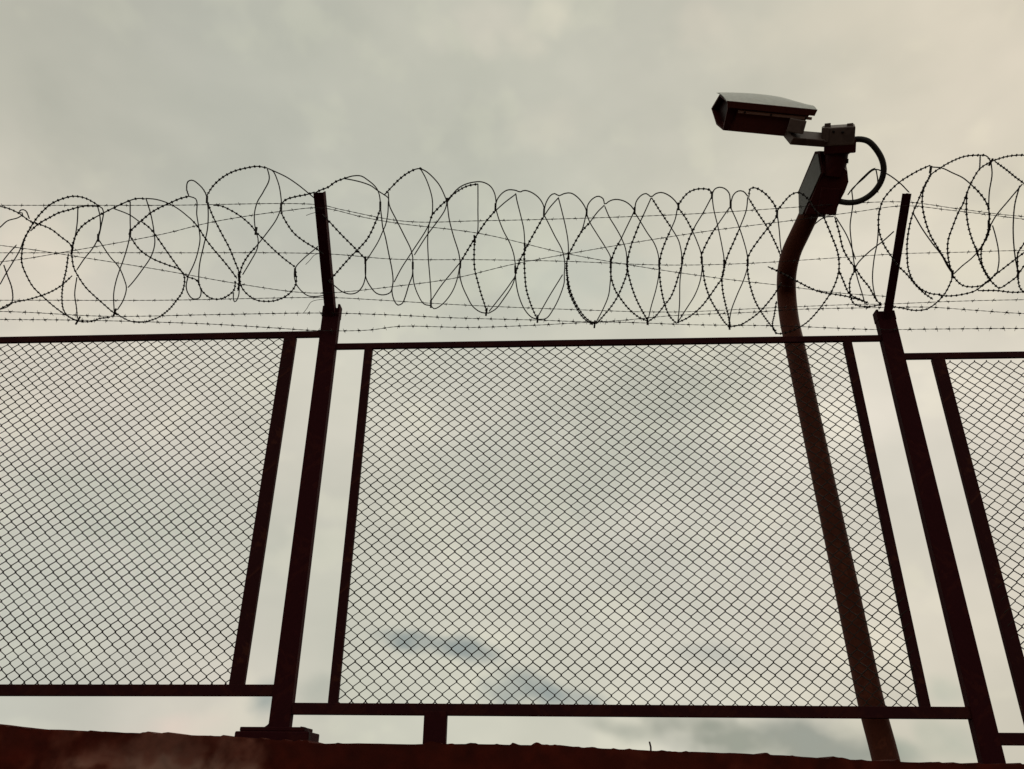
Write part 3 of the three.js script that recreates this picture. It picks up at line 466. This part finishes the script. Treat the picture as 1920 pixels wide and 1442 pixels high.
// ------------------------------------------------------------------ razor wire coils
// every loop of tape: side of the coil (+ street side, - yard side), how its blades are turned (d = broadside, f = edge on), outline in photograph pixels
const LOOPS = {
  left: [
    ['+d', 192,391, 176,380, 158,371, 137,368, 119,372, 98,381, 82,394, 68,410, 55,430, 45,451, 41,472, 41,494, 48,513, 62,538, 78,554, 98,572, 124,591, 146,602, 169,603, 188,597, 206,595],
    ['-f', 192,391, 194,398, 190,421, 184,446, 174,465, 158,485, 144,506],
    ['+d', 57,433, 73,419, 91,409, 110,399, 128,394, 149,388, 165,386, 183,387],
    ['-f', 183,387, 187,403, 188,428, 184,446, 192,460, 206,481, 223,501, 233,524, 237,540, 231,563, 220,581],
    ['+d', 183,405, 167,414, 151,427, 140,446, 135,469, 137,497, 142,510, 160,538, 176,554, 194,570, 210,584, 220,591],
    ['-f', 146,387, 145,414, 142,437, 135,469],
    ['+d', 183,405, 206,393, 229,382, 249,374, 261,372, 272,373],
    ['-f', 144,520, 140,552, 143,575, 145,597],
    ['+d', 0,387, 16,391, 37,401, 55,414, 75,421, 96,430, 114,444, 133,460, 135,474],
    ['+d', 128,476, 124,506, 118,533, 116,559, 119,581, 128,593, 146,602],
    ['-d', 135,517, 114,536, 91,549, 55,561, 23,568, 0,579, -30,592],
    ['-f', -20,440, 0,426, 14,414, 34,408, 43,400, 36,398, 41,393, 48,395, 55,410],
    ['-f', 0,533, 11,513, 25,490, 37,469, 46,446, 57,428],
    ['-f', -10,512, 0,497, 14,478, 30,460],
    ['+f', 7,497, 14,517, 22,540, 23,565, 14,575, 0,580],
    ['-f', 244,378, 244,414, 244,437, 240,458, 231,488, 225,504, 217,529, 213,552, 214,584],
    ['+d', 214,584, 229,595, 247,603, 268,604, 284,600, 297,595, 318,579, 331,563, 341,549, 346,529, 345,517, 338,506, 315,497, 286,485, 263,469, 249,451, 243,437, 254,424, 265,414, 283,399, 302,388, 318,381, 336,373, 354,368],
    ['-f', 274,373, 283,403, 289,437, 290,458, 283,481, 265,508, 249,529, 240,539],
    ['-f', 273,372, 293,374, 315,381, 336,393, 357,410],
    ['+d', 357,410, 370,424, 384,446, 400,467, 418,488, 434,508, 444,522],
    ['-f', 213,391, 243,403, 263,417],
    ['+d', 263,414, 281,428, 295,446, 313,472, 331,497, 343,513],
    ['+f', 354,368, 350,353, 352,341, 361,338, 375,348, 386,364, 389,378],
    ['-f', 354,368, 367,373, 369,403, 373,428, 375,449, 370,476, 364,494, 353,517],
    ['+f', 353,517, 349,536, 352,549, 361,560, 373,559, 377,545, 373,531, 374,497, 382,460, 389,428, 390,391, 387,373],
    ['+d', 343,513, 354,520, 368,525, 380,547, 395,559, 411,561, 428,554, 439,543, 441,529],
    ['-f', 438,548, 438,563, 441,566, 447,556, 449,529],
    ['+d', 387,368, 400,348, 418,332, 439,321, 462,315, 482,312, 501,315],
    ['+d', 387,373, 398,403, 414,435, 430,465, 441,492, 448,510, 452,536, 464,552, 482,563, 501,565, 514,564, 531,558, 546,547, 555,531, 554,506],
    ['-d', 400,385, 414,386, 432,394, 450,405, 469,421, 482,437, 494,449, 510,465, 530,483, 551,499],
    ['-f', 501,315, 505,334, 494,359, 482,380, 477,403, 479,430, 484,449, 482,467, 471,488, 455,515],
    ['-f', 505,317, 512,321, 521,341, 526,364, 527,387, 519,410, 498,440, 482,460],
    ['+d', 482,460, 464,481, 453,501, 449,520, 446,545],
    ['-f', 503,316, 537,332, 558,346, 578,362, 590,372],
    ['+d', 590,360, 578,364, 553,369, 537,374, 528,382, 527,396, 535,414, 551,437, 571,453, 594,467, 606,476],
    ['-f', 596,462, 588,469, 569,485, 553,504, 553,526, 560,540, 576,554, 590,556, 608,554],
  ],
  middle: [
    ['+d', 590,362, 602,356, 615,351, 629,341, 647,334],
    ['-f', 647,334, 661,330, 677,330, 690,338, 702,348, 710,361, 713,378, 713,391],
    ['+d', 713,391, 706,412, 690,446, 672,467, 658,481, 640,501, 627,516, 616,528],
    ['-f', 647,335, 663,338, 679,342, 695,348, 709,358, 720,365, 728,371, 728,380, 727,401, 723,421, 717,435, 709,453, 695,476, 686,490],
    ['+f', 686,490, 685,520, 679,538, 668,549, 654,551, 640,546, 630,538, 618,528],
    ['+d', 604,402, 614,412, 640,440, 670,470, 685,486],
    ['+f', 685,486, 686,520, 695,538, 706,550, 718,553, 732,548, 737,530],
    ['+d', 721,365, 735,350, 750,335, 765,324, 780,317, 788,316],
    ['+f', 788,316, 800,322, 821,343, 834,368, 838,380, 842,410, 850,442, 860,474, 863,494],
    ['-f', 863,494, 857,524, 848,547, 830,570, 814,579, 808,573],
    ['-f', 788,316, 798,334, 808,362, 811,380, 810,403, 805,419, 802,446, 803,483, 806,520, 808,552, 808,573],
    ['+f', 721,365, 727,360, 730,385, 743,412, 757,440, 770,467, 774,483],
    ['+f', 774,483, 774,506, 773,517, 767,533, 759,559, 754,569, 746,572, 740,565, 735,547, 737,526, 735,506, 729,476, 722,442, 718,428, 715,403, 713,387],
    ['-f', 739,529, 752,504, 770,476, 798,433, 806,417],
    ['+d', 806,417, 810,404, 821,391, 838,375, 853,362, 876,349, 896,345],
    ['-f', 777,478, 800,442, 821,414, 834,394, 838,380],
    ['-f', 774,506, 776,530, 784,553, 795,570, 808,573],
    ['+f', 838,380, 855,357, 869,347, 885,342, 903,341, 917,347, 927,362, 930,380, 929,389],
    ['-f', 929,389, 935,410, 944,433, 956,456, 963,476, 966,494],
    ['-f', 966,494, 966,517, 960,536, 944,561, 930,579, 917,587],
    ['+f', 917,587, 903,586, 887,575, 876,556, 866,533, 862,513, 863,494],
    ['-f', 896,345, 896,391, 895,437, 890,449],
    ['+d', 890,449, 889,474, 890,504, 896,529, 903,554, 910,575, 912,585],
    ['-f', 809,563, 827,536, 848,510, 863,492],
    ['+d', 863,492, 878,467, 894,441, 910,417, 926,398],
    ['-f', 926,398, 946,380, 967,364],
    ['+f', 929,389, 932,375, 942,362, 953,356, 967,357, 975,360, 983,357, 997,361, 1012,373, 1020,389, 1020,403],
    ['-f', 1020,403, 1026,414, 1040,442, 1054,469, 1059,494, 1058,515, 1058,529, 1051,552, 1038,579, 1024,597, 1008,599],
    ['-f', 1055,515, 1028,559, 1008,595],
    ['-f', 967,363, 969,375, 976,403, 982,430, 984,458],
    ['+d', 984,458, 983,483, 984,513, 987,543, 997,575, 1006,595, 1008,599],
    ['-f', 917,584, 949,543, 965,520],
    ['+d', 965,520, 974,490, 983,472, 990,458, 1004,433, 1017,410],
    ['-f', 1017,410, 1031,389, 1047,371],
    ['+f', 966,499, 967,524, 972,552, 983,579, 997,595, 1008,599],
    ['+f', 1020,396, 1024,380, 1033,366, 1040,363, 1048,367, 1058,363, 1070,362, 1083,370, 1095,385, 1099,394, 1100,401],
    ['-f', 1047,371, 1054,398, 1061,428, 1065,453, 1066,476],
    ['+d', 1066,476, 1062,499, 1065,524, 1070,547, 1081,572, 1097,595, 1115,608],
    ['+d', 1063,490, 1063,513, 1066,543, 1077,570, 1093,595, 1111,609],
    ['-f', 1100,401, 1106,417, 1120,440, 1134,462, 1145,483, 1146,506, 1144,531, 1141,554, 1131,579, 1120,600, 1115,609],
    ['+d', 1067,476, 1079,453, 1090,435, 1106,417],
    ['-f', 1106,417, 1120,398, 1133,385],
    ['-f', 1099,401, 1093,426, 1085,445],
    ['+f', 1100,398, 1102,385, 1111,373, 1122,368, 1131,373, 1134,383, 1143,377, 1154,374, 1170,377, 1182,385, 1189,394],
    ['-f', 1134,387, 1143,408, 1154,426, 1165,446, 1173,467, 1176,488],
    ['+d', 1176,488, 1175,513, 1169,531, 1159,554, 1148,572, 1129,595, 1118,607],
    ['-f', 1189,396, 1186,403, 1173,430, 1164,449],
    ['+d', 1164,449, 1154,467, 1148,483, 1145,499, 1146,520, 1154,545, 1161,556, 1177,577, 1198,595, 1214,602],
    ['-f', 1190,398, 1203,419, 1214,437, 1225,453, 1232,469, 1236,490, 1235,517, 1230,543, 1221,575, 1216,597],
    ['+f', 1190,394, 1193,378, 1203,366, 1212,363, 1221,369, 1230,363, 1241,361, 1255,367, 1266,377, 1272,386],
    ['-f', 1221,371, 1212,391, 1200,417],
    ['+d', 1200,417, 1191,440, 1182,465, 1177,488, 1177,506, 1182,529, 1191,556, 1203,581, 1214,600],
    ['-d', 1222,371, 1239,398, 1258,426],
    ['-f', 1258,426, 1272,450, 1277,469, 1279,485],
    ['+d', 1279,485, 1278,498, 1272,517, 1266,537, 1257,558, 1246,572, 1230,592, 1214,604],
    ['-f', 1270,391, 1266,411, 1258,430],
    ['+d', 1258,430, 1247,455, 1240,475, 1237,494, 1237,517, 1240,542, 1246,569, 1255,592, 1268,606],
    ['+d', 1272,386, 1278,375, 1291,361, 1305,355, 1319,354, 1330,356, 1335,365],
    ['-d', 1273,391, 1287,411, 1298,432],
    ['-f', 1298,432, 1307,453, 1314,473, 1317,494, 1313,526, 1303,553, 1287,579, 1271,604],
    ['-f', 1335,368, 1319,398, 1305,421],
    ['+d', 1305,421, 1294,443, 1287,462, 1280,485],
    ['-f', 1280,485, 1278,503, 1275,526, 1274,572, 1271,604],
    ['+f', 1335,365, 1340,355, 1349,351, 1358,353, 1367,362, 1369,375, 1370,386],
    ['-f', 1335,366, 1338,391, 1346,425, 1352,453, 1357,480],
    ['+d', 1357,480, 1358,498, 1354,521, 1346,533, 1330,556, 1314,576, 1291,595, 1268,606],
    ['-f', 1368,389, 1346,421],
    ['+d', 1346,421, 1333,441, 1321,464, 1315,482, 1318,503, 1321,526, 1330,556, 1346,585, 1360,606, 1368,613],
    ['+f', 1370,382, 1375,366, 1385,358, 1394,359, 1402,368],
    ['-f', 1402,370, 1399,395, 1386,430],
    ['+d', 1386,430, 1376,453, 1365,478, 1358,501, 1354,519, 1355,544, 1360,569, 1366,594, 1368,612],
    ['-f', 1370,389, 1383,418, 1394,450, 1401,478, 1402,498, 1394,526, 1383,551, 1371,583, 1367,611],
    ['+d', 1404,370, 1407,354, 1415,352, 1431,360, 1445,374, 1454,388, 1456,404, 1451,414],
    ['+d', 1451,414, 1438,430, 1424,448, 1408,471, 1402,485, 1402,508, 1406,533, 1415,562, 1426,583, 1442,606, 1454,620],
    ['-d', 1404,372, 1420,398, 1438,425, 1451,450, 1463,478, 1469,505, 1465,530],
    ['+d', 1465,530, 1454,549, 1442,565, 1424,585, 1406,599, 1388,609, 1368,613],
    ['+d', 1457,396, 1470,379, 1484,365, 1498,361, 1514,372, 1530,395, 1545,408],
    ['-f', 1457,398, 1461,430, 1464,464, 1470,500],
    ['-f', 1510,436, 1527,421, 1545,408, 1563,406],
    ['+d', 1545,408, 1560,444, 1571,475, 1573,506, 1563,539, 1542,572, 1517,601, 1500,613, 1480,622, 1456,625, 1449,612, 1452,590, 1456,565],
    ['+d', 1440,500, 1466,512, 1494,527, 1517,539, 1537,547, 1560,551, 1584,555, 1604,560, 1625,567],
    ['+d', 1565,406, 1573,434, 1581,467, 1594,490, 1604,503, 1614,519, 1630,539, 1645,565, 1653,570],
    ['-f', 1568,408, 1589,444, 1604,485],
    ['-f', 1597,357, 1599,383, 1594,424, 1597,460, 1602,498],
    ['-f', 1597,357, 1617,334, 1640,316, 1645,331, 1646,360],
    ['-f', 1590,365, 1600,352, 1618,336, 1640,318, 1663,326, 1686,342, 1704,360],
    ['+d', 1603,506, 1594,526, 1594,549, 1602,570, 1625,575, 1650,572],
    ['-f', 1602,500, 1609,526, 1617,552, 1622,570],
    ['+d', 1573,506, 1581,526, 1594,552, 1614,562, 1625,567],
    ['+f', 1676,434, 1656,452, 1630,472, 1609,493, 1602,506],
  ],
  right: [
    ['+d', 1744,310, 1722,320, 1701,332, 1686,342, 1669,358, 1656,375, 1650,392, 1647,416, 1650,440, 1659,462, 1669,477, 1684,498, 1701,515, 1715,532, 1732,549, 1749,561],
    ['-f', 1648,395, 1645,454, 1639,485, 1636,524, 1640,552, 1645,565],
    ['-f', 1747,313, 1766,315, 1786,324, 1805,333, 1820,345],
    ['+d', 1820,345, 1837,362, 1849,379, 1855,399, 1854,426, 1846,452, 1834,472],
    ['-f', 1834,472, 1820,486, 1805,498, 1788,514],
    ['+d', 1747,326, 1735,345, 1722,375, 1713,396, 1705,426, 1701,455, 1701,479, 1703,503, 1713,528, 1727,542, 1747,551, 1761,552],
    ['+d', 1744,312, 1744,328, 1732,355, 1729,377, 1733,406, 1744,440, 1761,469, 1776,494, 1786,515, 1780,535, 1769,554, 1752,571, 1737,580, 1715,582, 1693,578, 1674,575],
    ['+d', 1747,326, 1766,313, 1786,302, 1810,293, 1834,291, 1849,292, 1858,303],
    ['-f', 1838,292, 1837,316],
    ['+f', 1713,401, 1730,430, 1749,457, 1766,479, 1776,498, 1786,513],
    ['+d', 1858,303, 1837,317, 1822,341, 1813,362, 1805,384, 1798,396, 1786,426, 1778,450, 1777,474, 1781,498, 1788,518, 1805,535, 1824,538, 1844,534, 1858,523, 1870,510],
    ['-f', 1870,510, 1873,491, 1872,469, 1866,440, 1861,423],
    ['-f', 1858,303, 1860,328, 1855,360, 1854,384, 1855,416],
    ['+d', 1813,362, 1812,394, 1815,421, 1822,447, 1832,472, 1839,494, 1851,518, 1863,532, 1875,540, 1890,531, 1907,518, 1912,510, 1925,490, 1932,460],
    ['+d', 1858,303, 1878,296, 1897,292, 1920,291, 1945,297, 1965,312, 1980,345, 1985,400, 1975,450, 1950,500, 1930,530],
    ['-d', 1866,303, 1888,319, 1905,333, 1920,344, 1945,370, 1965,410],
    ['-f', 1917,345, 1892,375, 1868,404, 1858,421],
    ['+d', 1858,421, 1851,445, 1841,464, 1841,494, 1851,515, 1856,523],
    ['+f', 1912,348, 1903,382, 1900,416, 1900,445, 1903,479, 1909,513],
    ['+d', 1940,430, 1920,457, 1909,474, 1908,498, 1909,523, 1914,542, 1935,556],
    ['+d', 1925,470, 1900,489, 1873,510, 1854,525, 1829,545, 1805,552, 1781,555, 1761,554],
    ['+d', 1834,545, 1870,545, 1897,548, 1920,547, 1950,540],
  ],
};
const midY = { left: [478, 128], middle: [480, 132], right: [440, 150] };
// loops past the picture's edges go on in the same manner
{
  const R = rng(8);
  for (let i = 0; i < 9; i++) {
    for (const [key, x0, s] of [['left', -20, -1], ['right', 1960, 1]]) {
      const x = x0 + s * i * 62, w = 55 + 30 * R(), h = 105 + 20 * R(), cy = midY[key][0] + 10 * (R() - 0.5), a = [], b = [];
      for (let k = 0; k <= 10; k++) { const t = k / 10 * Math.PI; a.push(Math.round(x + s * (w * Math.sin(t) * 0.7 + k * 3)), Math.round(cy - h * Math.cos(t))); b.push(Math.round(x + s * (30 - w * Math.sin(t) * 0.6 + (10 - k) * 3)), Math.round(cy - h * Math.cos(t))); }
      LOOPS[key].push(['+d', ...a], ['-f', ...b]);
    }
  }
}
const CLIPS = {
  left: [[135, 470, 12], [244, 437, 4], [388, 374, 2], [448, 520, -6], [527, 388, 0], [553, 510, 2], [480, 433, 10], [184, 446, 0], [215, 586, 20], [146, 601, 30]],
  middle: [[713, 385, 0], [685, 488, 0], [774, 498, 0], [838, 378, -4], [863, 496, 2], [808, 570, 0], [890, 448, -8], [966, 505, 0], [929, 388, 2], [984, 462, -6], [912, 585, 8], [1020, 398, 2], [1066, 480, -4], [1008, 598, 4], [1100, 399, 2], [1145, 492, 0], [1115, 608, 6], [1176, 490, 0], [1190, 395, 2], [1236, 494, 0], [1214, 602, 0], [1272, 387, -2], [1279, 488, -2], [1335, 366, 2], [1316, 488, 0], [1358, 494, 0], [1370, 384, 0], [1402, 492, 0], [1368, 611, 0], [1457, 402, 2], [1602, 504, 0]],
  right: [[1786, 514, 4], [1858, 304, 30], [1854, 420, 0], [1745, 318, 10], [1832, 472, -14], [1909, 514, 4]],
};
const COILS = {
  left: 'tangled razor wire coil ending at the post with the base plate',
  middle: 'evenly stretched razor wire coil between the base-plate post and the bent pole',
  right: 'wide-looped razor wire coil beyond the bent pole, rising above the arm tip',
};
for (const key of ['left', 'middle', 'right']) {
  const t = thing('razor_wire_coil', COILS[key], 'razor wire', 'razor wire coils');
  const [cy, hy] = midY[key];
  for (const [code, ...n] of LOOPS[key]) {
    const s = code[0] === '+' ? 1 : -1, broad = code[1] === 'd', px = [];
    for (let i = 0; i < n.length; i += 2) px.push([n[i], n[i + 1]]);
    const pts = curve(px.map(([x, y]) => onArm(x, y, s * 0.17 * Math.sqrt(Math.max(0.02, 1 - ((y - cy) / hy) ** 2)))), 0.012);
    const loop = part('tape_loop', rope(pts, broad ? 0.003 : 0.0031, 5), M.razor, t);
    // blades: small flat barbs along the tape
    const list = []; let acc = 0.008;
    for (let i = 1; i < pts.length; i++) {
      acc += pts[i].distanceTo(pts[i - 1]);
      if (acc < 0.0235) continue; acc = 0;
      const d = pts[i].clone().sub(pts[i - 1]).normalize(), view = LN.clone().addScaledVector(d, -LN.dot(d)).normalize(), side = V(0, 0, 0).crossVectors(d, view);
      const wide = broad ? side : view, thin = broad ? view : side;
      const g = new THREE.OctahedronGeometry(1, 0); g.applyMatrix4(new THREE.Matrix4().makeBasis(d.clone().multiplyScalar(0.009), wide.clone().multiplyScalar(0.0074), thin.clone().multiplyScalar(0.0015)).setPosition(pts[i]));
      list.push(g);
    }
    if (list.length) part('blades', mergeGeometries(list), M.razor, loop).userData.kind = 'stuff';
  }
  // wire clips that hold neighbouring loops together
  for (const [x, y, lean] of CLIPS[key]) {
    const o = 0.17 * Math.sqrt(Math.max(0.02, 1 - ((y - cy) / hy) ** 2)), k = Math.tan(rad(lean)) * 7;
    part('clip', rope([onArm(x + k, y - 7, o), onArm(x - k, y + 7, o)], 0.0052, 6), M.razor, t);
  }
}

scene.traverse(o => { if (o.isMesh) { o.castShadow = true; o.receiveShadow = true; } });
renderer.render(scene, camera);
